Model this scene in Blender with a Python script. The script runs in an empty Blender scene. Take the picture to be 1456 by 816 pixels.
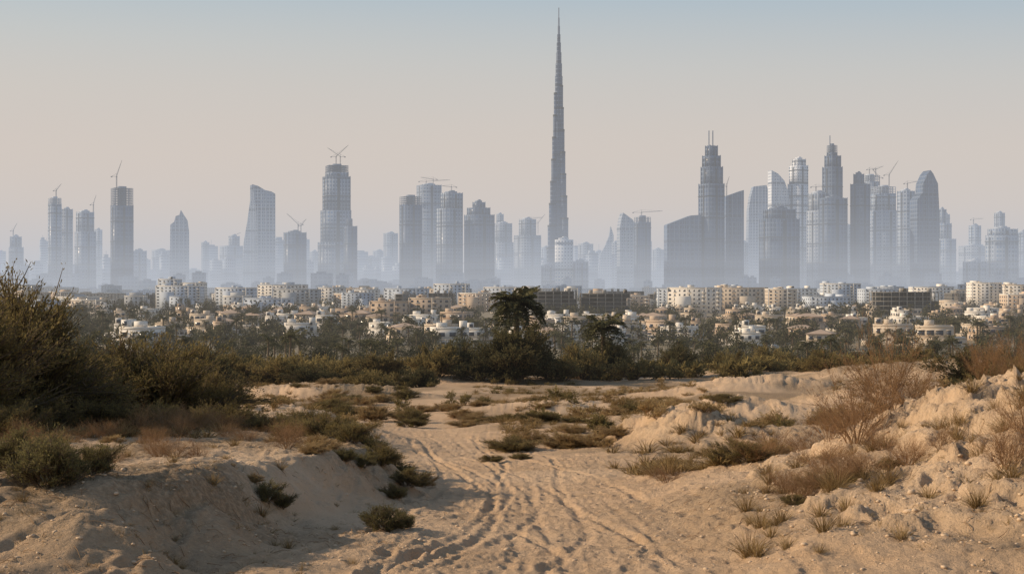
import bpy, math, random
import numpy as np
random.seed(7)
F = 2022.0; CX = 728.0; HY = 408.0; CAMZ = 26.0
def fx(px, d): return (px-CX)/F*d
def fz(py, d): return CAMZ+(HY-py)/F*d

scene = bpy.context.scene
# ------------------------------------------------------------ noise
TAB = np.random.RandomState(3).rand(256, 256)
def vnoise(x, y, s=0):
    x = np.asarray(x, float)+s*17.31; y = np.asarray(y, float)+s*9.77
    xi = np.floor(x).astype(np.int64); yi = np.floor(y).astype(np.int64)
    u = x-xi; v = y-yi
    u = u*u*u*(u*(u*6-15)+10); v = v*v*v*(v*(v*6-15)+10)
    a = TAB[xi & 255, yi & 255]; b = TAB[(xi+1) & 255, yi & 255]
    c = TAB[xi & 255, (yi+1) & 255]; d = TAB[(xi+1) & 255, (yi+1) & 255]
    return (a*(1-u)+b*u)*(1-v)+(c*(1-u)+d*u)*v
def fbm(x, y, o=4, s=0):
    t = 0; a = 1.0; n = 0
    for i in range(o):
        t = t+a*(vnoise(x, y, s+i*3)*2-1); n += a
        x, y = 2.03*(0.8*x+0.6*y), 2.03*(-0.6*x+0.8*y); a *= 0.5
    return t/n
def ridged(x, y, o=4, s=0, g=.5):
    t = 0; a = 1.0; n = 0
    for i in range(o):
        t = t+a*(1-np.abs(vnoise(x, y, s+i*5)*2-1)*2); n += a
        x, y = 2.1*(0.8*x+0.6*y), 2.1*(-0.6*x+0.8*y); a *= g
    return t/n
def S(a, b, x):
    t = np.clip((x-a)/(b-a), 0, 1); return t*t*(3-2*t)

# ------------------------------------------------------------ ground height
PY = [-80, 0, 8, 14, 20, 30, 45, 60, 80, 100, 150, 220, 300, 420, 600, 20000]
PZ = [-2.2, -2.4, -2.65, -2.98, -3.45, -4.2, -5.2, -5.95, -6.9, -7.6, -9.7, -13.6, -18, -23.6, -26, -26]
def base(y):
    return np.interp(y, PY, PZ)
def trackc(y):
    return np.interp(y, [0, 14, 21, 30, 38, 45, 54, 63, 80, 100], [0.0, 0.35, 0.8, 0.5, -0.4, -1.3, -2.6, -3.9, -7.5, -12])
def near_masks(x, y):
    nn = fbm(x*0.5, y*0.5, 5, 5)
    ed = np.interp(y, [8, 14, 17, 21, 26, 30, 36, 50], [-4.2, -3.3, -3.0, -2.9, -1.9, -1.5, -3.0, -8])+0.7*nn
    bl = S(0, 1.5, ed-x)*S(12, 17, y+nn)*(1-S(36, 52, y))
    n2 = fbm(x*0.8, y*0.8, 5, 15)
    hx = np.interp(x+0.6*n2, [2.6, 4.4, 6.0, 7.9, 10, 15, 30], [0, .42, .8, 1.7, 2.2, 2.4, 2.2])
    br = hx*S(11.5, 19.5, y+1.2*nn)*(1-S(26, 37, y+1.5*n2))
    return bl, br
def ground(x, y, full=True):
    x = np.asarray(x, float); y = np.asarray(y, float)
    z = base(y)
    bl, br = near_masks(x, y)
    z = z+bl*0.9+br
    wx = x+1.3*fbm(x*.35, y*.25, 4, 51); wy = y+2.2*fbm(x*.3, y*.3, 4, 55)
    def g(cx, cy, sx, sy, h): return h*np.exp(-np.abs((wx-cx)/sx)**2.6-np.abs((wy-cy)/sy)**2.6)
    m = g(5.4, 47, 1.7, 3.0, 1.05)+g(8.8, 45, 3.4, 3.0, .75)+g(10, 66, 3, 4, .8)+g(17, 62, 6, 4, .9)+g(-12, 62, 5, 3, .7)+g(-8, 50, 4, 3, .5)+g(24, 80, 8, 5, 1.3)+g(18, 105, 8, 6, 1.2)+g(-14, 100, 8, 5, 1.0)+g(36, 120, 10, 8, 1.8)+g(2, 75, 5, 3, .5)+g(12, 36, 2.5, 3, .5)
    z = z+m
    tr = np.exp(-((x-trackc(y))/(1.9+0.02*y))**2)*(1-S(75, 95, y))
    flat = 1-0.85*tr
    fade = 1-S(60, 110, y)
    z = z+flat*(0.13*fbm(x*0.35, y*0.35, 4, 1)*S(4, 14, y+10)+0.5*fbm(x*0.09, y*0.09, 3, 2)*S(30, 60, y)+1.3*fbm(x*0.03, y*0.03, 3, 9)*S(80, 140, y)*(1-S(300, 600, y)))
    rough = (.3+.7*S(-.25, .35, fbm(x*.22, y*.22, 3, 61)))*(1-.5*tr)
    z = z+rough*fade*(0.05*ridged(x*0.9, y*0.7, 6, 64, .6)+0.042*ridged(x*4.2, y*3.2, 4, 68, .65))
    # eroded, crumbling banks: steep rills and ledges
    ero = np.clip(br*0.75+m*0.9+bl*0.16, 0, 1.0)*(1-S(120, 220, y))
    rl = ridged(wx*0.8+.4*wy, wy*0.45-.3*wx, 6, 4, .6)
    fi = ridged(x*2.6, y*2.0, 5, 8, .72)
    z = z+ero*(0.28*rl+0.17*fi)
    q = .30+.06*fbm(x*.3, y*.3, 2, 44)
    hz_ = br+ero*.3*rl; st = hz_/q; fr = st-np.floor(st)
    z = z+np.clip(br*2, 0, 1)*.65*q*(S(.32, .68, fr)-fr)
    z = z-0.18*tr
    return z+CAMZ
def tracks(x, y):
    z = np.zeros_like(x)
    r = np.random.RandomState(15)
    c = trackc(y)
    fade = (1-S(45, 70, y))
    lump = fbm(x*2.2, y*1.4, 3, 91)
    for i in range(13):
        off = r.uniform(-2.2, 2.2); amp = r.uniform(0.1, 0.6); wl = r.uniform(18, 40); ph = r.uniform(0, 6.28); sp = r.uniform(-0.10, 0.10)
        dep = r.uniform(.5, 1.5); brk = .25+.75*S(-.25, .25, fbm(x*.12+i*7, y*.16+i*3, 2, 7))
        for k in ((0,) if i > 4 else (0, 1.45)):
            d = x-(c+off+k-0.6+amp*np.sin(y/wl*6.28+ph)+sp*(y-20))+.05*lump
            rim = 0.015*np.exp(-((np.abs(d)-0.15)/0.04)**2)*(1+lump)
            tread = 0.014*np.sin(y*6.28/0.27+np.abs(d)*18)*np.exp(-(d/0.1)**2)
            z += brk*dep*(-0.03*(1+.6*lump)*np.exp(-(d/.075)**4)+rim+tread)*fade
    for (a, b, cc) in ((-2.0, 0.30, 0.02), (-3.3, 0.32, 0.02), (-1.0, .18, .0), (-4.5, .5, .01), (-3.8, .1, -.02)):
        d = x-(a-b*(19-y)-cc*(19-y)**2)+.04*lump
        z += (-0.04*np.exp(-(d/0.09)**4)+0.018*np.exp(-((np.abs(d)-0.16)/0.05)**2)+0.012*np.sin(y*6.28/.28)*np.exp(-(d/.1)**2))*(1-S(17, 21, y))
    ft = vnoise(x*3.1, y*2.3, 131)
    z += -.03*S(.72, .86, ft)*fade
    z += .04*fbm(x*1.8, y*1.2, 4, 95)*fade+.020*ridged(x*6, y*5, 3, 97, .6)*fade
    return z

# ------------------------------------------------------------ mesh builder
class MB:
    def __init__(s): s.V = []; s.Fc = []; s.T = []; s.n = 0
    def add(s, V, Fa, mat=0, tint=None):
        V = np.asarray(V, float).reshape(-1, 3); Fa = np.asarray(Fa, np.int64)
        s.V.append(V); s.Fc.append((Fa+s.n, mat))
        s.T.append(np.full(len(V), .5) if tint is None else np.broadcast_to(np.asarray(tint, float), (len(V),)))
        s.n += len(V)
    def box(s, x0, x1, y0, y1, z0, z1, mat=0, tint=None):
        V = [(x0, y0, z0), (x1, y0, z0), (x1, y1, z0), (x0, y1, z0), (x0, y0, z1), (x1, y0, z1), (x1, y1, z1), (x0, y1, z1)]
        s.add(V, [(0, 3, 2, 1), (4, 5, 6, 7), (0, 1, 5, 4), (1, 2, 6, 5), (2, 3, 7, 6), (3, 0, 4, 7)], mat, tint)
    def bar(s, a, b, r, mat=0):
        a = np.array(a, float); b = np.array(b, float)
        s.tubes(np.array([[a, b]]), np.array([[r, r]]), 4, mat, .5)
    def tubes(s, P, R, sides=3, mat=0, tint=.5):
        N, K, _ = P.shape
        d = P[:, -1]-P[:, 0]; d /= (np.linalg.norm(d, axis=1, keepdims=True)+1e-9)
        up = np.where(np.abs(d[:, 2:3]) > .9, np.array([[1., 0, 0]]), np.array([[0, 0, 1.]]))
        u = np.cross(d, up); u /= (np.linalg.norm(u, axis=1, keepdims=True)+1e-9); v = np.cross(d, u)
        ang = np.arange(sides)*2*np.pi/sides+math.pi/4
        off = u[:, None, :]*np.cos(ang)[None, :, None]+v[:, None, :]*np.sin(ang)[None, :, None]
        V = P[:, :, None, :]+off[:, None]*R[:, :, None, None]
        idx = np.arange(N*K*sides).reshape(N, K, sides)
        a = idx[:, :-1, :]; b = np.roll(a, -1, 2); c = idx[:, 1:, :]; dd = np.roll(c, -1, 2)
        Fq = np.stack([a, b, dd, c], -1).reshape(-1, 4)
        if np.ndim(tint) == 1: tint = np.repeat(tint, K*sides)
        s.add(V.reshape(-1, 3), Fq, mat, tint)
    def leaves(s, P, D, L, W, r, mat=1, tint=.5):
        N = len(P); D = D/(np.linalg.norm(D, axis=1, keepdims=True)+1e-9)
        q = r.normal(size=(N, 3)); sd = np.cross(D, q); sd /= (np.linalg.norm(sd, axis=1, keepdims=True)+1e-9)
        L = np.broadcast_to(L, (N,))[:, None]; W = np.broadcast_to(W, (N,))[:, None]
        V = np.stack([P, P+D*L*.5+sd*W*.5, P+D*L, P+D*L*.5-sd*W*.5], 1).reshape(-1, 3)
        s.add(V, np.arange(N*4).reshape(N, 4), mat, np.repeat(np.broadcast_to(tint, (N,)), 4))
    def prism(s, pts, z0, z1, mat=0, tint=None):
        n = len(pts); V = [(p[0], p[1], z0) for p in pts]+[(p[0], p[1], z1) for p in pts]
        s.add(V, [(i, (i+1) % n, n+(i+1) % n, n+i) for i in range(n)], mat, tint)
        s.add(V, [list(range(n, 2*n))], mat, tint)
    def arrays(s):
        if not hasattr(s, '_c') or s._cn != s.n:
            V = np.concatenate(s.V); T = np.concatenate(s.T); s._c = (V, T); s._cn = s.n
            g = {}
            for Fa, m in s.Fc: g.setdefault((m, Fa.shape[1]), []).append(Fa)
            s.Fc = [(np.concatenate(v), k[0]) for k, v in g.items()]; s.V = [V]; s.T = [T]
        return s._c
    def merge(s, o, loc, rot=0, sc=(1, 1, 1), dt=0):
        V, T = o.arrays(); c, sn = math.cos(rot), math.sin(rot)
        W = V*np.array(sc); W = np.stack([W[:, 0]*c-W[:, 1]*sn, W[:, 0]*sn+W[:, 1]*c, W[:, 2]], 1)+np.array(loc)
        for Fa, m in o.Fc: s.Fc.append((Fa+s.n, m))
        s.V.append(W); s.T.append(np.clip(T+dt, 0, 1)); s.n += len(V)
    def mesh(s, name, mats, smooth=False):
        V, T = s.arrays(); me = bpy.data.meshes.new(name)
        me.vertices.add(len(V)); me.vertices.foreach_set('co', V.astype(np.float32).ravel())
        lv = np.concatenate([f.ravel() for f, m in s.Fc])
        tot = np.concatenate([np.full(f.shape[0], f.shape[1]) for f, m in s.Fc])
        mi = np.concatenate([np.full(f.shape[0], m) for f, m in s.Fc])
        st = np.concatenate([[0], np.cumsum(tot)[:-1]])
        me.loops.add(len(lv)); me.loops.foreach_set('vertex_index', lv.astype(np.int32))
        me.polygons.add(len(tot)); me.polygons.foreach_set('loop_start', st.astype(np.int32))
        try: me.polygons.foreach_set('loop_total', tot.astype(np.int32))
        except Exception: pass
        me.polygons.foreach_set('material_index', mi.astype(np.int32))
        if smooth: me.polygons.foreach_set('use_smooth', np.ones(len(tot), bool))
        a = me.attributes.new('tint', 'FLOAT', 'POINT'); a.data.foreach_set('value', T.astype(np.float32))
        for m in mats: me.materials.append(m)
        me.update(calc_edges=True)
        return me
def obj(name, me, loc=(0, 0, 0), rot=0, sc=1):
    o = bpy.data.objects.new(name, me); scene.collection.objects.link(o)
    o.location = loc; o.rotation_euler = (0, 0, rot)
    o.scale = (sc, sc, sc) if not isinstance(sc, (tuple, list)) else sc
    return o

# ------------------------------------------------------------ materials
def newmat(name):
    m = bpy.data.materials.new(name); m.use_nodes = True; nt = m.node_tree; nt.nodes.clear()
    out = nt.nodes.new('ShaderNodeOutputMaterial'); return m, nt, out
def N(nt, t, **k):
    n = nt.nodes.new(t)
    for a, b in k.items(): setattr(n, a, b)
    return n
def mixc(nt, f, a, b, bt='MIX'):
    n = nt.nodes.new('ShaderNodeMix'); n.data_type = 'RGBA'; n.blend_type = bt
    for sock, v in ((n.inputs[0], f), (n.inputs[6], a), (n.inputs[7], b)):
        if isinstance(v, bpy.types.NodeSocket): nt.links.new(v, sock)
        else: sock.default_value = v if not isinstance(v, tuple) else (*v, 1)
    return n.outputs[2]
def mth(nt, op, a, b=None, c=None, clamp=False):
    n = nt.nodes.new('ShaderNodeMath'); n.operation = op; n.use_clamp = clamp
    for i, v in enumerate((a, b, c)):
        if v is None: continue
        if isinstance(v, bpy.types.NodeSocket): nt.links.new(v, n.inputs[i])
        else: n.inputs[i].default_value = v
    return n.outputs[0]
def noise(nt, vec, scale, det=4, rough=.55):
    n = N(nt, 'ShaderNodeTexNoise'); n.inputs['Scale'].default_value = scale; n.inputs['Detail'].default_value = det; n.inputs['Roughness'].default_value = rough
    nt.links.new(vec, n.inputs['Vector']); return n.outputs['Fac']
def attr(nt, name):
    n = N(nt, 'ShaderNodeAttribute'); n.attribute_name = name; return n.outputs['Fac']
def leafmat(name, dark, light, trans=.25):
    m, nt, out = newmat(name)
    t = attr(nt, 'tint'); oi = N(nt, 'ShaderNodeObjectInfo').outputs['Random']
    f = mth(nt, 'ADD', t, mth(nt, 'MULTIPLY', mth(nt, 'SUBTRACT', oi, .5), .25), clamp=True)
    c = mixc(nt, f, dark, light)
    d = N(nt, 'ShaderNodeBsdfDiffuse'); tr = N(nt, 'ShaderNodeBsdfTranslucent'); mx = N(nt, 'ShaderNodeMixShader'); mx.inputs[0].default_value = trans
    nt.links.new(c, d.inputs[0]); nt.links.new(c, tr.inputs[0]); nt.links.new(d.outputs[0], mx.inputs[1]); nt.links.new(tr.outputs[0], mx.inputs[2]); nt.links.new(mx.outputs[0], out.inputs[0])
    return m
def plainmat(name, col, rough=.8, var=.15, scale=.5, spec=.3, metal=0):
    m, nt, out = newmat(name); p = N(nt, 'ShaderNodeBsdfPrincipled')
    tc = N(nt, 'ShaderNodeTexCoord').outputs['Object']
    n = noise(nt, tc, scale)
    oi = N(nt, 'ShaderNodeObjectInfo').outputs['Random']
    f = mth(nt, 'ADD', mth(nt, 'MULTIPLY', n, .6), mth(nt, 'MULTIPLY', oi, .4))
    c = mixc(nt, f, tuple(x*(1-var) for x in col), tuple(min(1, x*(1+var)) for x in col))
    nt.links.new(c, p.inputs['Base Color']); p.inputs['Roughness'].default_value = rough
    p.inputs['Specular IOR Level'].default_value = spec; p.inputs['Metallic'].default_value = metal
    nt.links.new(p.outputs[0], out.inputs[0]); return m
def facade(name, glass, frame, fh=8.0, bw=9.0, ff=.35, gl_rough=.3):
    m, nt, out = newmat(name); p = N(nt, 'ShaderNodeBsdfPrincipled')
    tc = N(nt, 'ShaderNodeTexCoord').outputs['Object']; sp = N(nt, 'ShaderNodeSeparateXYZ'); nt.links.new(tc, sp.inputs[0])
    h = mth(nt, 'ADD', sp.outputs[0], sp.outputs[1])
    fz_ = mth(nt, 'LESS_THAN', mth(nt, 'FRACT', mth(nt, 'DIVIDE', sp.outputs[2], fh)), ff)
    fb = mth(nt, 'LESS_THAN', mth(nt, 'FRACT', mth(nt, 'DIVIDE', h, bw)), ff*.9)
    k = mth(nt, 'MAXIMUM', fz_, fb)
    mech = mth(nt, 'LESS_THAN', mth(nt, 'FRACT', mth(nt, 'DIVIDE', sp.outputs[2], 67.0)), .1)
    mp = N(nt, 'ShaderNodeMapping'); mp.inputs['Scale'].default_value = (1, 1, .22); nt.links.new(tc, mp.inputs[0])
    n = noise(nt, mp.outputs[0], .07, 3)
    g2 = mixc(nt, mth(nt, 'MULTIPLY_ADD', n, 3.0, -1.0, clamp=True), tuple(x*.35 for x in glass), tuple(x*2.1 for x in glass))
    c = mixc(nt, k, g2, frame)
    c = mixc(nt, mth(nt, 'MULTIPLY', mech, .7), c, tuple(x*.4 for x in glass))
    oi = N(nt, 'ShaderNodeObjectInfo').outputs['Random']
    c = mixc(nt, mth(nt, 'MULTIPLY', oi, .35), c, tuple(x*.6+.02 for x in glass))
    nt.links.new(c, p.inputs['Base Color'])
    r = mth(nt, 'MULTIPLY_ADD', k, .4, gl_rough); nt.links.new(r, p.inputs['Roughness'])
    nt.links.new(p.outputs[0], out.inputs[0]); return m

M_glassD = facade('blue_glass_facade', (.030, .062, .130), (.13, .18, .27), 11, 10, .3)
M_glassL = facade('light_glass_facade', (.07, .125, .22), (.38, .44, .53), 11, 9, .4)
M_conc = facade('concrete_facade', (.09, .13, .20), (.38, .42, .48), 10, 10, .45)
M_white = facade('white_facade', (.14, .19, .27), (.78, .80, .84), 9, 8, .6)
M_khal = facade('spire_facade', (.028, .058, .12), (.12, .17, .26), 13, 6, .3, .22)
M_steel = plainmat('steel', (.14, .185, .26), .5)
M_fin = plainmat('light_fin', (.42, .47, .55), .6)
M_raw = plainmat('raw_concrete', (.30, .28, .25), .9, .2)
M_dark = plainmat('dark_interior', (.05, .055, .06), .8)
M_crane = plainmat('crane_steel', (.16, .15, .15), .6)
M_stuccoA = plainmat('cream_stucco', (.60, .50, .39), .9, .2, .3)
M_stuccoB = plainmat('beige_stucco', (.50, .385, .285), .9, .18, .3)
M_stuccoC = plainmat('white_stucco', (.76, .71, .64), .9, .13, .3)
M_stuccoD = plainmat('grey_stucco', (.44, .45, .46), .9, .15, .3)
M_stuccoE = plainmat('blue_grey_stucco', (.50, .55, .62), .9, .12, .3)
M_win = plainmat('window_glass', (.06, .07, .09), .2, .3, .4, .5)
M_tile = plainmat('clay_roof_tile', (.45, .33, .24), .9, .25, .8)
M_roof = plainmat('roof_screed', (.58, .51, .43), .95, .2, .4)
M_bark = plainmat('bark', (.13, .095, .06), .95, .3, 6)
M_twigdry = plainmat('dry_twig', (.29, .175, .09), .95, .3, 8)
M_stone = plainmat('pale_stone', (.52, .38, .25), .95, .25, 20)
L_olive = leafmat('olive_leaf', (.070, .056, .025), (.34, .262, .108), .4)
L_green = leafmat('green_leaf', (.060, .054, .025), (.27, .228, .098), .4)
L_dark = leafmat('dark_leaf', (.038, .036, .020), (.165, .142, .066), .3)
L_dry = leafmat('dry_leaf', (.14, .074, .030), (.42, .235, .10), .35)
L_straw = leafmat('straw_blade', (.19, .125, .055), (.54, .39, .19), .35)
L_palm = leafmat('palm_leaf', (.030, .034, .020), (.14, .13, .066), .2)
L_far = leafmat('distant_leaf', (.024, .028, .018), (.130, .120, .064), .15)

def groundmat():
    m, nt, out = newmat('desert_sand'); p = N(nt, 'ShaderNodeBsdfPrincipled'); L = nt.links
    tc = N(nt, 'ShaderNodeTexCoord').outputs['Object']
    n1 = noise(nt, tc, .35, 5); n2 = noise(nt, tc, 2.3, 6, .6); n3 = noise(nt, tc, 14, 7, .7); n4 = noise(nt, tc, 70, 3, .6)
    c = mixc(nt, mth(nt, 'MULTIPLY_ADD', n1, 1.8, -.4, clamp=True), (.60, .405, .245), (.73, .51, .325))
    c = mixc(nt, mth(nt, 'MULTIPLY_ADD', n2, 2.4, -.95, clamp=True), c, (.49, .325, .195))
    c = mixc(nt, mth(nt, 'MULTIPLY', attr(nt, 'crust'), mth(nt, 'MULTIPLY_ADD', n2, 2.5, -.55, clamp=True)), c, (.78, .565, .37))
    sp = mth(nt, 'MULTIPLY_ADD', n3, 7, -4.1, clamp=True)
    c = mixc(nt, mth(nt, 'MULTIPLY', sp, .5), c, (.30, .20, .125))
    vg = mth(nt, 'MULTIPLY', attr(nt, 'veg'), mth(nt, 'MULTIPLY_ADD', n3, 3.2, -.8, clamp=True))
    c = mixc(nt, vg, c, (.24, .17, .10))
    c = mixc(nt, attr(nt, 'far'), c, mixc(nt, n1, (.15, .135, .09), (.34, .285, .20)))
    c = mixc(nt, mth(nt, 'MULTIPLY_ADD', n4, 1.6, -.5, clamp=True), c, mixc(nt, .4, c, (.30, .205, .13)))
    L.new(c, p.inputs['Base Color']); p.inputs['Roughness'].default_value = .95; p.inputs['Specular IOR Level'].default_value = .1
    hh = mth(nt, 'ADD', mth(nt, 'MULTIPLY', n3, .075), mth(nt, 'ADD', mth(nt, 'MULTIPLY', n2, .10), mth(nt, 'MULTIPLY', n4, .020)))
    b = N(nt, 'ShaderNodeBump'); b.inputs['Distance'].default_value = 1.0; b.inputs['Strength'].default_value = 1.0
    L.new(hh, b.inputs['Height']); L.new(b.outputs[0], p.inputs['Normal']); L.new(p.outputs[0], out.inputs[0]); return m
M_ground = groundmat()

# ------------------------------------------------------------ ground mesh
ys = list(np.linspace(-80, 9, 60)); y = 9.0
while y < 60: y += .0036*y; ys.append(y)
while y < 16000: y += (.012 if y < 200 else .03)*y; ys.append(y)
ys = np.array(ys); nc = 860; u = np.linspace(-1, 1, nc)
def halfw(y): return 14+.62*np.maximum(y, 0)+.3*np.maximum(-y, 0)
UQ = .35*u+.65*u**3
Y, U = np.meshgrid(ys, u, indexing='ij')
X = halfw(Y)*(.35*U+.65*U**3)
G0 = ground(X, Y)
Z = G0+tracks(X, Y)
cg = MB(); nr = len(ys)
idx = np.arange(nr*nc).reshape(nr, nc)
Fq = np.stack([idx[:-1, :-1], idx[:-1, 1:], idx[1:, 1:], idx[1:, :-1]], -1).reshape(-1, 4)
cg.add(np.stack([X, Y, Z], -1).reshape(-1, 3), Fq)
me = cg.mesh('ground', [M_ground], True)
bl, br = near_masks(X, Y)
trk = np.exp(-((X-trackc(Y))/(2.2+.02*Y))**2)*(1-S(75, 95, Y))
vegm = np.clip(S(-.15, .45, fbm(X*.16, Y*.16, 4, 21)+.15*S(25, 60, Y)+.2*S(0, 1, bl))*(1-trk), 0, 1)*(1-.5*np.clip(br, 0, 1))
crust = np.clip(br*.7+.5*S(.1, .6, fbm(X*.2, Y*.2, 3, 31))+S(.2, .6, G0-CAMZ-base(Y))*.5, 0, 1)
far = S(200, 340, Y)
for nm, A in (('veg', vegm), ('crust', crust), ('far', far)):
    a = me.attributes.new(nm, 'FLOAT', 'POINT'); a.data.foreach_set('value', A.astype(np.float32).ravel())
obj('ground', me)
def look(A, x, y):
    i = int(min(max(np.searchsorted(ys, y)-1, 0), nr-2)); t = (y-ys[i])/(ys[i+1]-ys[i])
    j = float(np.interp(x/float(halfw(y)), UQ, np.arange(nc))); j0 = min(int(j), nc-2); s = j-j0
    return float((A[i, j0]*(1-s)+A[i, j0+1]*s)*(1-t)+(A[i+1, j0]*(1-s)+A[i+1, j0+1]*s)*t)
def gz(x, y): return look(Z, x, y)

# ------------------------------------------------------------ plants
def shrub(seed, H, R, clumps=22, tw=26, lpt=14, ll=.05, lw=.02, csz=.28, flat=.6, stemr=.02, matb=0, matl=1, leaf_up=.3, twr=.004):
    r = np.random.RandomState(seed); m = MB()
    ph = r.uniform(0, 2*np.pi, clumps); ct = r.uniform(.02, 1, clumps)**.8
    rad = r.uniform(.45, 1.0, clumps)*np.where(r.rand(clumps) < .25, 1.18, .95)
    st = np.sqrt(1-np.minimum(ct, .999)**2)
    C = np.stack([R*rad*st*np.cos(ph), R*rad*st*np.sin(ph), H*(.12+.82*rad*ct)], 1)
    B = np.stack([C[:, 0]*.12, C[:, 1]*.12, np.full(clumps, -.05)], 1)+r.normal(size=(clumps, 3))*[.04*R, .04*R, 0]
    Mid = (B+C)/2+np.stack([C[:, 0]*-.12, C[:, 1]*-.12, np.full(clumps, H*.12)], 1)+r.normal(size=(clumps, 3))*.05*R
    t = np.linspace(0, 1, 7)[None, :, None]
    P = (1-t)**2*B[:, None]+2*t*(1-t)*Mid[:, None]+t*t*C[:, None]
    m.tubes(P, np.broadcast_to(np.linspace(stemr*H, stemr*H*.25, 7)[None], (clumps, 7)), 4, matb, .4)
    nt_ = clumps*tw; ci = np.repeat(np.arange(clumps), tw); tt = r.uniform(.35, 1, nt_)
    p0 = P[ci, np.minimum((tt*6).astype(int), 6)]
    cs = csz*(R+H)*.5
    off = r.normal(size=(nt_, 3)); off /= np.linalg.norm(off, axis=1, keepdims=True); off *= (r.rand(nt_, 1)**.45)*cs*r.uniform(.6, 1.5, (clumps, 1))[ci]; off[:, 2] = off[:, 2]*.7+cs*leaf_up
    p1 = C[ci]*(.65+.35*tt[:, None])+off; p1[:, 2] = np.maximum(p1[:, 2], .03)
    pm = (p0+p1)/2+r.normal(size=(nt_, 3))*cs*.12
    t3 = np.linspace(0, 1, 4)[None, :, None]
    Q = (1-t3)**2*p0[:, None]+2*t3*(1-t3)*pm[:, None]+t3*t3*p1[:, None]
    m.tubes(Q, np.broadcast_to(np.array([twr, twr*.8, twr*.6, twr*.3])[None]*(H+.5), (nt_, 4)), 3, matb, .5)
    if lpt:
        li = np.repeat(np.arange(nt_), lpt); n = len(li); s_ = r.uniform(.3, 1.05, n)[:, None]
        a, b, c = p0[li], pm[li], p1[li]
        lp = (1-s_)**2*a+2*s_*(1-s_)*b+s_*s_*c+r.normal(size=(n, 3))*cs*.05
        D = (c-b)/(np.linalg.norm(c-b, axis=1, keepdims=True)+1e-6)+r.normal(size=(n, 3))*.55+[0, 0, .25]
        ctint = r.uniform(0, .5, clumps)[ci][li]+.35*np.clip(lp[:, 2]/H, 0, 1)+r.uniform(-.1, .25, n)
        m.leaves(lp, D, ll*r.uniform(.6, 1.4, n), lw*r.uniform(.7, 1.3, n), r, matl, np.clip(ctint, 0, 1))
    return m
def tuft(seed, H, R, n=120, w=.008, mat=1):
    r = np.random.RandomState(seed); m = MB()
    ph = r.uniform(0, 6.28, n); lean = r.uniform(.1, 1, n)
    b = np.stack([np.cos(ph), np.sin(ph), np.zeros(n)], 1)*R*.25*r.rand(n, 1)
    tip = b+np.stack([np.cos(ph)*R*lean, np.sin(ph)*R*lean, H*(1.05-.5*lean)*r.uniform(.5, 1.1, n)], 1)
    mid = (b+tip)/2+np.stack([-np.cos(ph)*R*.12, -np.sin(ph)*R*.12, np.full(n, H*.12)], 1)
    t3 = np.linspace(0, 1, 4)[None, :, None]
    Q = (1-t3)**2*b[:, None]+2*t3*(1-t3)*mid[:, None]+t3*t3*tip[:, None]
    m.tubes(Q, np.broadcast_to(np.array([w, w*.9, w*.6, w*.15])[None], (n, 4)), 3, mat, r.uniform(0, 1, n))
    return m
def palm(seed, H, R, nf=34, nl=16, lw=.05, trunk=.2):
    r = np.random.RandomState(seed); m = MB()
    K = 12; zz = np.linspace(-.2, H, K); lean = r.uniform(-.05, .05, 2)
    P = np.stack([lean[0]*zz+.04*np.sin(zz), lean[1]*zz, zz], 1)[None]
    rad = trunk*(1.15-.3*np.linspace(0, 1, K))+.03*(np.arange(K) % 2); m.tubes(P, rad[None], 8, 0, .4)
    top = P[0, -1]
    for i in range(nf):
        ph = i*2.399+r.uniform(-.2, .2); el = r.uniform(-.5, 1.25); L_ = R*r.uniform(.85, 1.15)
        s = np.linspace(0, 1, 8); hor = L_*s*np.cos(el*.6)*(1-.12*s); ver = L_*(np.sin(el)*s-(.55+.25*(1-el))*s**2*.9)
        pts = top+np.stack([hor*math.cos(ph), hor*math.sin(ph), ver], 1)
        m.tubes(pts[None], np.linspace(.035, .008, 8)[None]*(R/3), 3, 1, .6)
        q = np.linspace(.12, 1, nl); px_ = np.stack([np.interp(q, s, pts[:, k]) for k in range(3)], 1)
        side = np.array([-math.sin(ph), math.cos(ph), 0]); fwd = np.array([math.cos(ph), math.sin(ph), 0])
        for sg in (-1, 1):
            D = side*sg+fwd*.7+np.array([0, 0, -.25])+r.normal(size=(nl, 3))*.15
            m.leaves(px_, D, R*.24*np.sin(np.clip(q*2.6+.35, 0, 3.0))+.08, lw, r, 1, np.clip(r.uniform(.1, .6)+r.uniform(-.1, .2, nl)+.3*(el > .3), 0, 1))
    return m
def fartree(seed, H, R, n=300, ls=.6):
    r = np.random.RandomState(seed); m = MB(); k = r.randint(7, 12)
    m.tubes(np.array([[[0, 0, -.5], [.1, 0, H*.3], [.2, .1, H*.7]]]), np.array([[.2, .16, .08]]), 5, 0, .4)
    ph = r.uniform(0, 6.28, k); rr = r.uniform(.1, .85, k)
    C = np.stack([R*rr*np.cos(ph), R*rr*np.sin(ph), H*r.uniform(.3, .9, k)-H*.15*rr], 1)
    for c in C: m.bar((.1, 0, H*.3), c, .06, 0)
    ci = r.randint(0, k, n); o = r.normal(size=(n, 3)); o /= np.linalg.norm(o, axis=1, keepdims=True)
    P = C[ci]+o*(r.rand(n, 1)**.4)*np.array([R*.42, R*.42, H*.22])*r.uniform(.6, 1.25, (k, 1))[ci]
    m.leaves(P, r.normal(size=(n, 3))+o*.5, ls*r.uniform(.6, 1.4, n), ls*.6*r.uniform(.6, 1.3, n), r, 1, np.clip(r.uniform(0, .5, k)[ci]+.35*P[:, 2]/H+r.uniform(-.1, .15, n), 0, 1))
    return m

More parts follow.
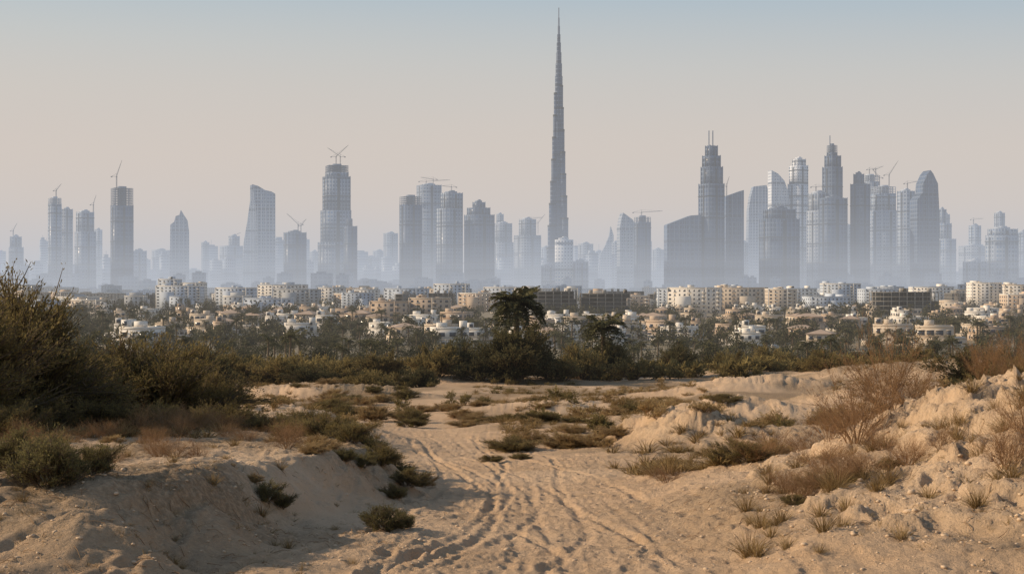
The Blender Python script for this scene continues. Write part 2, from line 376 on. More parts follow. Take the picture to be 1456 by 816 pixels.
P_big = [shrub(1, 4.3, 2.6, 74, 34, 20, .10, .026, .20, stemr=.008), shrub(2, 3.5, 2.7, 66, 34, 18, .10, .028, .20, stemr=.008)]
P_bush = [shrub(10+i, .8, .8, 36, 30, 11, .042, .012, .25, stemr=.010) for i in range(3)]
P_brush = [shrub(20+i, 1.5, 1.1, 26, 20, 3, .035, .010, .34, stemr=.006, leaf_up=.5, twr=.0015) for i in range(3)]
P_mid = [shrub(30+i, 2.2, 2.4, 44, 20, 12, .15, .06, .22) for i in range(3)]
P_tuft = [tuft(50+i, .42, .36, 90, .0035) for i in range(3)]
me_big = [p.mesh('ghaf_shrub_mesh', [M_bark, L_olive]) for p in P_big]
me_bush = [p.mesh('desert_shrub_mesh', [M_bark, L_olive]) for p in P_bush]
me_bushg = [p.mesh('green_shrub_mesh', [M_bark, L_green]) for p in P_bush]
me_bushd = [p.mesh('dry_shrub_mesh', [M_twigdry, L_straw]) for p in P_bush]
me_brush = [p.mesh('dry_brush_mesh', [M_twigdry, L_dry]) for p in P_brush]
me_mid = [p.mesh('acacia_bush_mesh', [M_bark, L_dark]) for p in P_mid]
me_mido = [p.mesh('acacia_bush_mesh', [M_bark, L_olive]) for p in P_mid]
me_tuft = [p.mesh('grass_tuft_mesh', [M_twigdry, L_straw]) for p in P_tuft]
def put(name, meshes, px, d, s=1.0, sz=None, dz=-.03):
    x = fx(px, d); me = random.choice(meshes); sz = sz or s
    return obj(name, me, (x, d, gz(x, d)+dz), random.uniform(0, 6.28), (s, s, sz))
def big(k, px, d, rot, sc):
    obj('ghaf_shrub', me_big[k], (fx(px, d), d, gz(fx(px, d), d)-.1), rot, sc)
big(0, 15, 37, 1.0, (1.25, 1.15, 1.12)); big(1, 215, 47, .4, (1.2, 1.1, 1.15)); big(1, 85, 41, 2.4, (1.0, .95, .9))
big(0, -70, 33, 5.1, (1.1, 1.1, 1.0)); big(1, 150, 50, 1.5, (.95, .9, .85)); big(1, 285, 50, 3.3, (.75, .8, .75))
obj('ghaf_shrub', me_big[1], (-12.8, 22, gz(-12.8, 22)-.1), 5.0, (.9, .9, .7))  # unseen shrub left of frame, put here to shade the left foreground
for px, d, s in ((290, 44, 1.4), (330, 40, 1.2), (60, 34, 1.3), (140, 36, 1.3), (10, 31, 1.2), (250, 52, 1.5), (180, 36, 1.1), (230, 40, 1.3)):
    put('desert_shrub', me_bush, px, d, s)
for px, d, s, z in ((70, 16.6, .8, .9), (20, 17.5, .7, .8), (135, 17.2, .5, .6), (545, 20.5, .55, .55), (570, 20.8, .4, .4), (378, 20.6, .45, .45), (400, 21, .35, .35)):
    put('desert_shrub', me_bushg, px, d, s, z)
for px, d, s in ((420, 33, .9), (460, 31, .9), (500, 30, .85), (540, 29, .8), (580, 28.2, .65), (440, 37, 1.0), (520, 34, .9), (490, 26.5, .45), (375, 36, .9), (400, 40, 1.0), (565, 31, .8), (540, 33, .8), (480, 34, .8), (600, 30, .5), (515, 27.5, .5), (560, 27, .5), (450, 28, .45)):
    put('desert_shrub', (me_bush, me_bush, me_bushd, me_bushg)[random.randrange(4)], px, d, s, s*.8)
for px, d, s in ((200, 34, .8), (240, 36, .9), (280, 37, .9), (150, 31, .6), (320, 35, .7), (100, 29, .5), (30, 27, .6), (200, 41, .9), (450, 35, .6), (410, 30, .5), (350, 31, .5), (260, 33, .6)):
    put('dry_brush', me_brush, px, d, s, s*.65)
for i in range(26):
    d = random.uniform(20, 34); px = random.uniform(-10, 470); s = random.uniform(.25, .55)
    put('dry_shrub', me_bushd if random.random() < .5 else me_brush, px, d, s, s*.7)
# right group
for px, d, s, z in ((1215, 27, 1.0, 1.1), (1260, 28, 1.05, 1.25), (1300, 30, 1.0, .95), (1240, 33, 1.0, 1.0), (1180, 29, .7, .6), (1180, 20.5, .5, .35), (1230, 20.8, .55, .35), (1140, 21.5, .5, .35), (1290, 21, .5, .35), (1200, 22.5, .6, .4), (1430, 18.6, .65, .5), (1455, 19.5, .6, .5), (1340, 20.5, .4, .3), (1100, 40, 1, .7), (1150, 38, 1, .7), (1075, 31, .8, .5), (950, 30, .5, .3), (1170, 24, .6, .45), (1120, 23, .5, .35), (1250, 24, .5, .4), (1400, 27, .6, .7), (1440, 28, .7, .8), (1370, 30, .8, .8)):
    put('dry_brush', me_brush, px, d, s, z)
for px, d, s, z in ((1060, 31, .9, .75), (1095, 32, .8, .7), (1030, 31.5, .6, .5), (1160, 22, .45, .35), (1215, 21.5, .5, .35), (1265, 21.8, .4, .3), (1130, 21, .35, .25), (1100, 55, 1.5, 1.4), (1180, 58, 1.6, 1.4), (1350, 36, 1.2, 1.3), (1400, 35, 1.3, 1.5), (1440, 33, 1.3, 1.6), (1460, 30, 1.1, 1.5), (1310, 42, 1.4, 1.4), (1450, 40, 2, 2.0), (1375, 44, 1.6, 1.7), (700, 42, .6, .3), (740, 43, .6, .3)):
    put('desert_shrub', me_bush if random.random() < .55 else me_bushd, px, d, s, z)
for i in range(80):
    d = random.uniform(16, 27); px = random.uniform(1060, 1460)
    put('grass_tuft', me_tuft, px, d, random.uniform(.4, 1.0))
for i in range(44):
    d = random.uniform(14.5, 30); px = random.uniform(-20, 520)
    put('grass_tuft', me_tuft, px, d, random.uniform(.25, .7))
# grass and scrub clumps across the middle of the flat
for i in range(46):
    d = random.uniform(46, 84); px = random.uniform(575, 1050) if d > 58 else random.uniform(690, 1000); s = random.uniform(.6, 1.5)
    put('dry_shrub' if i % 3 else 'desert_shrub', me_bushd if i % 3 else me_bush, px, d, s, s*random.uniform(.35, .7))
for i in range(26):
    d = random.uniform(60, 100); px = random.uniform(330, 600); s = random.uniform(.8, 1.8)
    put('dry_shrub' if i % 2 else 'desert_shrub', me_bushd if i % 2 else me_bush, px, d, s, s*random.uniform(.4, .8))
# centre tree, palms and bushes
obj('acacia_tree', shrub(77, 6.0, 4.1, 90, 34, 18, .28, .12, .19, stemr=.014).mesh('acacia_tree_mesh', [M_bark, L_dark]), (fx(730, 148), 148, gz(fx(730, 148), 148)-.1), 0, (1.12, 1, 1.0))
obj('date_palm', palm(5, 7.9, 3.4, 70, 26, .15, .3).mesh('date_palm_mesh', [M_bark, L_palm]), (fx(737, 152), 152, gz(fx(737, 152), 152)), 0, 1.0)
obj('date_palm', palm(6, 5.8, 3.0, 56, 20, .13, .26).mesh('date_palm_mesh', [M_bark, L_palm]), (fx(856, 160), 160, gz(fx(856, 160), 160)), 0, 1)
for px, d, s, z in ((620, 150, 1.5, 1.8), (650, 156, 1.4, 1.8), (600, 140, 1.2, 1.1), (680, 148, 1.2, 1.3), (780, 152, 1.1, 1.2), (800, 150, 1.1, 1.2), (830, 156, 1.5, 1.9), (870, 160, 1.6, 2.0), (900, 150, 1.3, 1.1), (400, 150, 1.7, 1.6), (380, 160, 1.4, 1.5), (440, 145, 1.2, .9), (520, 135, 1.2, 1.0), (560, 140, 1.2, .9), (480, 150, 1.3, 1.3), (540, 165, 1.5, 1.7), (1040, 160, 1.4, 1.4), (960, 175, 1.5, 1.5), (1100, 180, 1.6, 1.6), (1180, 150, 1.4, 1.2), (1430, 90, 1.5, 1.3), (1400, 100, 1.6, 1.5), (1450, 70, 1.3, 1.3), (330, 150, 1.5, 1.7), (300, 130, 1.6, 1.7), (180, 120, 1.7, 1.7), (120, 110, 1.7, 1.4), (1300, 160, 1.6, 1.5), (1240, 175, 1.6, 1.6)):
    put('acacia_bush', me_mid if random.random() < .35 else me_mido, px, d, s, z)
def scatter(name, protos, mats, n, ymin, ymax, smin, smax, cond, zr=(.5, .9), seed=0, hw=.46):
    r = np.random.RandomState(seed); m = MB()
    K = n*12; yy = np.exp(r.uniform(math.log(ymin), math.log(ymax), K)); xx = r.uniform(-hw, hw, K)*yy
    ok = cond(xx, yy)
    for x, y in list(zip(xx[ok], yy[ok]))[:n]:
        s = r.uniform(smin, smax)
        m.merge(protos[r.randint(len(protos))], (x, y, gz(x, y)-.04), r.uniform(0, 6.28), (s, s, s*r.uniform(*zr)), r.uniform(-.15, .2))
    obj(name, m.mesh(name, mats))
def vm(th, s=21):
    def f(x, y):
        k = np.minimum(1, 60/y)
        return (fbm(x*.16*k, y*.16*k, 3, s) > th) & (np.abs(x-trackc(y)) > np.where(y < 80, 2.8, 0))
    return f
patch = lambda x, y: fbm(x*.03, y*.03, 3, 71) > -.12
lowlite = [shrub(60+i, .8, 1.0, 12, 8, 12, .10, .035, .3) for i in range(4)]
lowfar = [shrub(64+i, .8, 1.3, 14, 8, 12, .16, .06, .3) for i in range(4)]
scatter('desert_scrub', lowlite, [M_bark, L_olive], 210, 46, 150, .4, 1.1, vm(.06), (.5, 1.0), 1)
scatter('dry_scrub', lowlite, [M_twigdry, L_straw], 420, 44, 150, .4, 1.1, vm(-.05, 33), (.4, .8), 2)
tl = [tuft(80+i, .5, .5, 40, .009) for i in range(4)]
scatter('dry_grass', tl, [M_twigdry, L_straw], 3800, 31, 135, .4, 1.2, vm(-.04, 41), (.4, .95), 3)
ts = [tuft(90+i, .12, .14, 22, .0022) for i in range(4)]
scatter('ground_stubble', ts, [M_twigdry, L_straw], 2800, 12.5, 38, .3, 1.2, vm(-.12, 21), (.4, 1), 4)
scatter('valley_bush', lowfar, [M_bark, L_olive], 260, 150, 300, 1.4, 2.8, patch, (.8, 1.4), 5)
scatter('valley_bush', lowfar, [M_bark, L_dark], 110, 165, 330, 1.6, 3.2, patch, (1.0, 1.5), 6)

# stones, clods and broken twigs
t_ = (1+5**.5)/2
ico = np.array([(-1, t_, 0), (1, t_, 0), (-1, -t_, 0), (1, -t_, 0), (0, -1, t_), (0, 1, t_), (0, -1, -t_), (0, 1, -t_), (t_, 0, -1), (t_, 0, 1), (-t_, 0, -1), (-t_, 0, 1)], float)/1.9
icf = [(0, 11, 5), (0, 5, 1), (0, 1, 7), (0, 7, 10), (0, 10, 11), (1, 5, 9), (5, 11, 4), (11, 10, 2), (10, 7, 6), (7, 1, 8), (3, 9, 4), (3, 4, 2), (3, 2, 6), (3, 6, 8), (3, 8, 9), (4, 9, 5), (2, 4, 11), (6, 2, 10), (8, 6, 7), (9, 8, 1)]
st = MB(); r = np.random.RandomState(4)
for i in range(7000):
    yy = math.exp(r.uniform(math.log(12.5), math.log(42))); xx = r.uniform(-.45, .45)*yy
    onr = look(br, xx, yy) > .25
    if not onr and (r.rand() < .35 or (abs(xx-float(trackc(yy))) < 1.3 and r.rand() < .7)): continue
    s = abs(r.normal())*.013+.005 if not onr else abs(r.normal())*.022+.007
    V = ico*r.uniform(.65, 1.2, (12, 1))*np.array([s*r.uniform(.8, 1.5), s, s*.6])
    a = r.uniform(0, 6.28); V = np.stack([V[:, 0]*math.cos(a)-V[:, 1]*math.sin(a), V[:, 0]*math.sin(a)+V[:, 1]*math.cos(a), V[:, 2]], 1)
    st.add(V+np.array([xx, yy, gz(xx, yy)+s*.15]), icf)
obj('stones', st.mesh('stones', [M_stone]))
tw_ = []; r = np.random.RandomState(8)
for i in range(2200):
    yy = math.exp(r.uniform(math.log(12.5), math.log(34))); xx = r.uniform(-.42, .42)*yy
    if look(vegm, xx, yy) < .25*r.rand()+.05: continue
    a = r.uniform(0, 6.28); l = r.uniform(.04, .22); x2, y2 = xx+l*math.cos(a), yy+l*math.sin(a)
    tw_.append([(xx, yy, gz(xx, yy)+.008), ((xx+x2)/2+r.normal()*.01, (yy+y2)/2, gz((xx+x2)/2, (yy+y2)/2)+.03), (x2, y2, gz(x2, y2)+.012)])
tm = MB(); tw_ = np.array(tw_); tm.tubes(tw_, np.broadcast_to(np.array([.005, .004, .002])[None], (len(tw_), 3)), 3, 0)
obj('fallen_twigs', tm.mesh('fallen_twigs', [M_twigdry]))

# ------------------------------------------------------------ distant trees
P_ft = [fartree(100+i, random.uniform(5, 8), random.uniform(3, 4.6), 420, .5) for i in range(6)]
P_ff = [fartree(120+i, random.uniform(5, 9), random.uniform(3, 4.5), 130, 1.1) for i in range(5)]
P_pf = [palm(130+i, random.uniform(6, 9), 2.9, 24, 7, .28, .24) for i in range(4)]
def mass(name, protos, mats, n, y0, y1, seed, s0=.8, s1=1.2, hw=.47):
    r = np.random.RandomState(seed); m = MB()
    for c in range(n):
        yy = y0+(y1-y0)*r.rand(); xx = r.uniform(-hw, hw)*yy
        s = r.uniform(s0, s1)
        m.merge(protos[r.randint(len(protos))], (xx, yy, gz(xx, yy)-.2), r.uniform(0, 6.28), (s, s, s*r.uniform(.85, 1.1)), r.uniform(-.15, .2))
    obj(name, m.mesh(name, mats))
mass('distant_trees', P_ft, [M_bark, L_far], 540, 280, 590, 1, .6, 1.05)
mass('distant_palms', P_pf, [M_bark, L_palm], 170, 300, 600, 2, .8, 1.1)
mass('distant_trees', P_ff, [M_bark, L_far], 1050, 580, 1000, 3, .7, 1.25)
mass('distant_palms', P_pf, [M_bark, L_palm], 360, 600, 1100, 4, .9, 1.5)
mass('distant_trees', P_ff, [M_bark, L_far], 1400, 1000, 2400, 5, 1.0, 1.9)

# ------------------------------------------------------------ villas
def villa(seed, style):
    r = random.Random(seed); m = MB(); w = r.uniform(13, 20); dp = r.uniform(11, 15); h1 = 3.7; h2 = r.uniform(3.3, 3.8)
    hw, hd = w/2, dp/2
    m.box(-hw, hw, -hd, hd, -.5, h1, 0)
    m.box(-hw-.15, hw+.15, -hd-.15, hd+.15, h1, h1+.3, 3)
    ux0 = -hw+r.choice([.2, 2.8, 4]); ux1 = hw-r.choice([.2, 3.2, 4]); uy0 = -hd+r.choice([.3, 2.2]); uy1 = hd-.3; z1 = h1+.3; z2 = z1+h2
    m.box(ux0, ux1, uy0, uy1, z1, z2, 0)
    def wins(x0, x1, y, z0, face, n):
        for i in range(n):
            c = x0+(x1-x0)*(i+.5)/n; ww = r.choice([.7, .9, 1.2])
            if face == 'f': m.box(c-ww, c+ww, y-.06, y+.02, z0, z0+1.7, 2); m.box(c-ww-.15, c+ww+.15, y-.16, y-.0, z0-.18, z0-.003, 3); m.box(c-ww-.15, c+ww+.15, y-.2, y, z0+1.703, z0+1.9, 3)
            if face == 'b': m.box(c-ww, c+ww, y-.02, y+.06, z0, z0+1.7, 2)
            if face == 'l': m.box(y-.06, y+.02, c-ww, c+ww, z0, z0+1.7, 2)
            if face == 'r': m.box(y-.02, y+.06, c-ww, c+ww, z0, z0+1.7, 2)
    for (a, b, c, dd, z0) in ((-hw, hw, -hd, hd, 1.1), (ux0, ux1, uy0, uy1, z1+.9)):
        wins(a, b, c, z0, 'f', 4 if b-a > 11 else 3); wins(a, b, dd, z0, 'b', 3); wins(c, dd, a, z0, 'l', 3); wins(c, dd, b, z0, 'r', 3)
    px = r.uniform(-hw+3, hw-3)
    m.box(px-2.2, px+2.2, -hd-2.4, -hd-.16, 2.9, 3.25, 3)
    for sx in (-2, 2): m.box(px+sx-.2, px+sx+.2, -hd-2.3, -hd-1.9, -.3, 2.898, 3)
    m.box(px-.9, px+.9, -hd-.1, -hd+.02, 0, 2.5, 4)
    if style == 'hip':
        e = .7; x0, x1, y0, y1 = ux0-e, ux1+e, uy0-e, uy1+e; rh = 2.0; k = (y1-y0)/2*.9; xm0, xm1 = x0+k, x1-k; ym = (y0+y1)/2
        if xm1 < xm0: xm0 = xm1 = (x0+x1)/2; xm1 += .2
        V = [(x0, y0, z2), (x1, y0, z2), (x1, y1, z2), (x0, y1, z2), (xm0, ym, z2+rh), (xm1, ym, z2+rh)]
        m.add(V, [(0, 1, 5, 4), (2, 3, 4, 5)], 1); m.add(V, [(1, 2, 5), (3, 0, 4)], 1); m.add(V, [(3, 2, 1, 0)], 3)
    else:
        t = .25
        m.box(ux0-.05, ux1+.05, uy0-.05, uy0+t, z2, z2+.9, 0); m.box(ux0-.05, ux1+.05, uy1-t, uy1+.05, z2, z2+.9, 0)
        m.box(ux0-.05, ux0+t, uy0+t, uy1-t, z2, z2+.9, 0); m.box(ux1-t, ux1+.05, uy0+t, uy1-t, z2, z2+.9, 0)
        m.box(ux0+t, ux1-t, uy0+t, uy1-t, z2, z2+.1, 3)
        cx = r.uniform(ux0+2, ux1-2); m.box(cx-1.6, cx+1.6, uy1-4.5, uy1-1, z2+.1, z2+2.8, 0)
        m.box(cx-3.4, cx-2.2, uy0+2, uy0+3, z2+.1, z2+1.2, 4)
        if r.random() < .4:
            m.box(ux0+.5, ux0+3, uy0+.5, uy0+3, z2+.1, z2+3.6, 0); m.box(ux0+.9, ux0+2.6, uy0+.43, uy0+.5, z2+1.4, z2+3, 2)
    b = 4
    m.box(-hw-b, hw+b, -hd-b-1, -hd-b-.8, -.5, 2.0, 3); m.box(-hw-b, -hw-b+.2, -hd-b-.8, hd+2, -.5, 2, 3)
    return m
VM = []
for i in range(12):
    stl = 'hip' if i in (1, 7, 10) else 'flat'; wall = [M_stuccoA, M_stuccoA, M_stuccoC, M_stuccoB, M_stuccoA, M_stuccoC, M_stuccoB, M_stuccoB, M_stuccoC, M_stuccoA, M_stuccoB, M_stuccoC][i]
    VM.append(villa(i, stl).mesh('villa_mesh', [wall, M_tile, M_win, M_roof if i % 2 else wall, M_dark]))
r = random.Random(9)
yy = 600
while yy < 1450:
    xx = -.42*yy
    while xx < .42*yy:
        dens = .42 if yy > 740 else .36
        if xx/yy < -.2 and yy > 850: dens = .2
        if r.random() < dens:
            s = r.uniform(.9, 1.25)
            obj('villa', r.choice(VM), (xx+r.uniform(-6, 6), yy+r.uniform(-12, 12), gz(xx, yy)), r.choice([0, 0, math.pi/2, math.pi])+r.uniform(-.35, .35), (s, s, s*.9))
        xx += r.uniform(27, 36)
    yy += 46
# ------------------------------------------------------------ apartments
def apart(seed, w, dp, fl, kind):
    r = random.Random(seed); m = MB(); H = fl*3.4; hw, hd = w/2, dp/2
    if kind == 'frame':
        nb = int(w/6)
        for f in range(fl+1): m.box(-hw, hw, -hd, hd, f*3.4-.35, f*3.4, 0)
        for f in range(fl):
            for i in range(nb+1):
                x = -hw+.4+(w-.8)*i/nb
                for y in (-hd+.3, 0, hd-.3): m.box(x-.3, x+.3, y-.3, y+.3, f*3.4, f*3.4+3.05, 0)
            for i in range(nb):
                if r.random() < .45:
                    x = -hw+.7+(w-.8)*i/nb; m.box(x, x+w/nb-.62, -hd+1, -hd+1.2, f*3.4, f*3.4+3.04, 4)  # dark panels stand in for the shade in the open floors' recesses
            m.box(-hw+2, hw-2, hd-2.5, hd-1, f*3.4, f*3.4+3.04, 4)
        for i in range(4): x = r.uniform(-hw, hw-3); m.box(x, x+3, -2, 2, H, H+2.8, 0)
        return m
    m.box(-hw, hw, -hd, hd, -1, H, 0)
    nb = int(w/4.2)
    for f in range(fl):
        z = f*3.4
        for i in range(nb):
            x = -hw+w*(i+.5)/nb; ww = .7 if (i % 3) else 1.1
            m.box(x-ww, x+ww, -hd-.07, -hd+.02, z+.9, z+2.5, 2)
            if i % 3 == 1 and f: m.box(x-1.8, x+1.8, -hd-1.3, -hd-.001, z-.1, z+.05, 3); m.box(x-1.8, x+1.8, -hd-1.3, -hd-1.2, z+.053, z+1, 3)
        for i in range(int(dp/4.2)):
            y = -hd+dp*(i+.5)/int(dp/4.2)
            m.box(-hw-.07, -hw+.02, y-.8, y+.8, z+.9, z+2.5, 2); m.box(hw-.02, hw+.07, y-.8, y+.8, z+.9, z+2.5, 2)
    for i in range(0, nb, 4):
        x = -hw+w*i/nb; m.box(x-.4, x+.4, -hd-.5, -hd-.002, -1, H+1, 3)
    m.box(-hw-.1, hw+.1, -hd-.12, -hd+.2, H, H+1.1, 3); m.box(-hw-.1, -hw+.2, -hd+.2, hd, H, H+1.1, 3); m.box(hw-.2, hw+.1, -hd+.2, hd, H, H+1.1, 3)
    for i in range(max(2, nb//4)):
        x = r.uniform(-hw+1, hw-6); hh = r.uniform(2, 4); m.box(x, x+r.uniform(3, 6), -hd+3, hd-3-r.random(), H, H+hh, 0)
    if w > 34:
        a = r.uniform(-hw+4, 0); m.box(a, a+w*.3, -hd-4, -hd-1.6, -1, H-3.4*r.choice([1, 2])+.5, 0)
    return m
AM = []
for i in range(14):
    w = random.uniform(20, 56); fl = [3, 4, 5, 5, 6, 7, 3, 4, 5, 6, 4, 7, 3, 4][i]
    kind = 'frame' if i in (3, 8) else 'std'
    wall = [M_stuccoA, M_stuccoE, M_stuccoB, M_raw, M_stuccoC, M_stuccoD, M_stuccoA, M_stuccoE, M_raw, M_stuccoA, M_stuccoD, M_stuccoE, M_stuccoC, M_stuccoE][i]
    AM.append(apart(i+40, w, random.uniform(16, 22), fl, kind).mesh('apartment_mesh', [wall, M_tile, M_win, wall if i % 2 else M_stuccoC, M_dark]))
r = random.Random(21)
yy = 1420
while yy < 3300:
    xx = -.42*yy
    while xx < .42*yy:
        if r.random() < .66: obj('apartment_block', r.choice(AM), (xx, yy+r.uniform(-25, 25), 0), r.choice([0, 0, math.pi/2])+r.uniform(-.3, .3), (r.uniform(.85, 1.15), 1, r.uniform(.75, 1.2)))
        xx += r.uniform(50, 85)
    yy += 88
def special(name, px0, px1, ytop, d, kind, wall, trim, seed):
    w = (px1-px0)/F*d; h = fz(ytop, d); fl = max(2, round(h/3.4))
    obj(name, apart(seed, w, 20, fl, kind).mesh(name, [wall, M_tile, M_win, trim, M_dark]), (fx((px0+px1)/2, d), d, 0), 0, (1, 1, h/(fl*3.4)))
ua = 'unfinished_apartment_block'; ab = 'apartment_block'
special(ua, 742, 820, 414, 1180, 'frame', M_raw, M_raw, 1); special(ua, 825, 895, 417, 1190, 'frame', M_raw, M_raw, 8)
special(ua, 1240, 1330, 415, 1150, 'frame', M_raw, M_raw, 2)
special(ab, 528, 580, 430, 1050, 'std', M_stuccoB, M_stuccoB, 3); special(ab, 583, 640, 425, 1060, 'std', M_stuccoB, M_stuccoA, 13)
special(ab, 1378, 1420, 403, 1500, 'std', M_stuccoC, M_stuccoC, 4); special(ab, 1424, 1470, 406, 1490, 'std', M_stuccoC, M_stuccoA, 14)
special(ab, 228, 256, 398, 1700, 'std', M_stuccoE, M_stuccoC, 5); special(ab, 258, 292, 403, 1700, 'std', M_stuccoC, M_stuccoC, 15)
special(ab, 1090, 1130, 412, 1350, 'std', M_stuccoA, M_stuccoC, 7)
r = random.Random(77); px = 225; k = 100
while px < 1380:
    w = r.uniform(34, 70)
    if not (735 < px+w/2 < 900): special(ab, px, px+w, r.uniform(404, 414), r.uniform(1560, 1680), 'std', r.choice([M_stuccoE, M_stuccoD, M_stuccoE, M_stuccoC]), r.choice([M_stuccoE, M_stuccoC]), k)
    px += w+r.uniform(4, 40); k += 1

# ------------------------------------------------------------ skyline towers
def tower(name, d, segs, mat, rot=.5, frame=None, ant=None, fins=True, aspect=1.0, top='plant', openframe=0):
    if frame is None: frame = M_fin if mat in (M_glassL, M_conc, M_white) else M_steel
    m = MB(); ca, sa = abs(math.cos(rot)), abs(math.sin(rot)); cx0 = (segs[-1][0]+segs[-1][1])/2; X0 = fx(cx0, d)
    for i, (a, b, yt) in enumerate(segs):
        W = (b-a)/F*d; w = W/(ca+aspect*sa); w2 = w*aspect; off = fx((a+b)/2, d)-X0
        ox, oy = off*math.cos(-rot), off*math.sin(-rot)
        z1 = fz(yt, d); z0 = fz(segs[i+1][2], d) if i+1 < len(segs) else -1
        hw, hd = w/2, w2/2
        if i == 0 and openframe:
            zt = z1; z1 = z1-openframe
            n = int(openframe/4.5)
            for k in range(n+1):
                zz = z1+(zt-z1)*k/n
                if k: m.box(ox-hw, ox+hw, oy-hd, oy+hd, zz-.8, zz, 1)
            for q in range(5):
                for e in range(5):
                    if 0 < q < 4 and 0 < e < 4: continue
                    x = ox-hw+.6+(w-1.2)*q/4; y = oy-hd+.6+(w2-1.2)*e/4; m.box(x-.6, x+.6, y-.6, y+.6, z1, zt-.8, 1)
            m.box(ox-hw*.4, ox+hw*.4, oy-hd*.4, oy+hd*.4, z1, zt+5, 1)
        m.box(ox-hw, ox+hw, oy-hd, oy+hd, z0, z1, 0)
        if fins:
            nf = max(2, int(w/11))
            for k in range(nf+1):
                x = ox-hw+1+(w-2)*k/nf
                m.box(x-.8, x+.8, oy-hd-.9, oy-hd-.003, z0, z1+1.5, 1); m.box(x-.8, x+.8, oy+hd+.003, oy+hd+.9, z0, z1+1.5, 1)
            nf = max(2, int(w2/11))
            for k in range(nf+1):
                y = oy-hd+1+(w2-2)*k/nf
                m.box(ox-hw-.9, ox-hw-.003, y-.8, y+.8, z0, z1+1.5, 1); m.box(ox+hw+.003, ox+hw+.9, y-.8, y+.8, z0, z1+1.5, 1)
            m.box(ox-hw*.12, ox+hw*.12, oy-hd-1.1, oy-hd-.91, z0, z1-4, 2)
            m.box(ox-hw-1.1, ox-hw-.91, oy-hd*.12, oy+hd*.12, z0, z1-4, 2)
            zz = z0+40
            while zz < z1-10:
                m.box(ox-hw-1.2, ox+hw+1.2, oy-hd-1.2, oy+hd+1.2, zz, zz+2.2, 2); zz += 52
        if i == 0 and not openframe and top == 'plant':
            m.box(ox-hw*.6, ox+hw*.5, oy-hd*.5, oy+hd*.6, z1, z1+5, 1); m.box(ox-hw*.2, ox+hw*.3, oy-hd*.3, oy+hd*.2, z1+5, z1+8, 1)
        if i == 0 and top == 'pyr':
            z2 = z1+w*.7; V = [(ox-hw, oy-hd, z1), (ox+hw, oy-hd, z1), (ox+hw, oy+hd, z1), (ox-hw, oy+hd, z1), (ox, oy, z2)]
            m.add(V, [(0, 1, 4), (1, 2, 4), (2, 3, 4), (3, 0, 4)], 0)
    if ant:
        for (px, y0, y1) in ant: m.bar((( fx(px, d)-X0)*math.cos(-rot), (fx(px, d)-X0)*math.sin(-rot), fz(y0, d)-10), ((fx(px, d)-X0)*math.cos(-rot), (fx(px, d)-X0)*math.sin(-rot), fz(y1, d)), 1.3, 1)
    return obj(name, m.mesh(name, [mat, frame, M_dark]), (X0, d, 0), rot)
def outline_tower(name, d, pts, mat, depth=30, rot=0, ribs=True):
    X0 = fx(sum(p[0] for p in pts)/len(pts), d); c = math.cos(rot)
    P = [((fx(p[0], d)-X0)/c, fz(p[1], d)) for p in pts]; n = len(P); m = MB()
    V = [(x, -depth/2, z) for x, z in P]+[(x, depth/2, z) for x, z in P]
    m.add(V, [(i, (i+1) % n, n+(i+1) % n, n+i) for i in range(n)], 0)
    m.add(V, [list(range(n))], 0); m.add(V, [list(range(2*n-1, n-1, -1))], 0)
    xs = [p[0] for p in P]; x0, x1 = min(xs), max(xs)
    if ribs:
        def zt(x):
            b = -1
            for i in range(n):
                a, bb = P[i], P[(i+1) % n]
                if (a[0]-x)*(bb[0]-x) <= 0 and a[0] != bb[0]: b = max(b, a[1]+(bb[1]-a[1])*(x-a[0])/(bb[0]-a[0]))
            return b
        k = max(3, int((x1-x0)/11))
        for i in range(k):
            x = x0+(x1-x0)*(i+.5)/k; m.box(x-.8, x+.8, -depth/2-.8, -depth/2-.003, -1, min(zt(x-.8), zt(x+.8)), 1)
    return obj(name, m.mesh(name, [mat, M_fin if mat in (M_glassL, M_conc, M_white) else M_steel, M_dark]), (X0, d, 0), rot)
def crane(px, ybase, d, up, jib, ang, back=.3, dirn=1):
    m = MB(); X0 = fx(px, d); z0 = fz(ybase, d)-6; h = up/F*d+6; L_ = jib/F*d; s = 1.0
    for sx in (-s, s):
        for sy in (-s, s): m.bar((sx, sy, 0), (sx, sy, h), .35)
    k = 0
    while k*3 < h-3: m.bar((-s, -s, k*3), (s, -s, k*3+3), .22); m.bar((s, s, k*3), (-s, s, k*3+3), .22); k += 1
    m.box(-1.6, 1.6, -1.6, 1.6, h, h+2.5)
    tip = (dirn*L_*math.cos(ang), 0, h+2+L_*math.sin(ang)); bk = (-dirn*L_*back, 0, h+2)
    for o in (-.7, .7): m.bar((0, o, h+1.5), tip, .45); m.bar((0, o, h+1.5), (bk[0], o, bk[2]), .5)
    m.bar((0, 0, h+3.2), (tip[0], 0, tip[2]+.4), .4)
    m.bar((0, 0, h+2), (0, 0, h+9), .5); m.bar((0, 0, h+9), tip, .25); m.bar((0, 0, h+9), bk, .3)
    m.box(bk[0]-2, bk[0]+2, -1.2, 1.2, h-.5, h+2)
    obj('tower_crane', m.mesh('tower_crane', [M_crane]), (X0, d-1, z0))

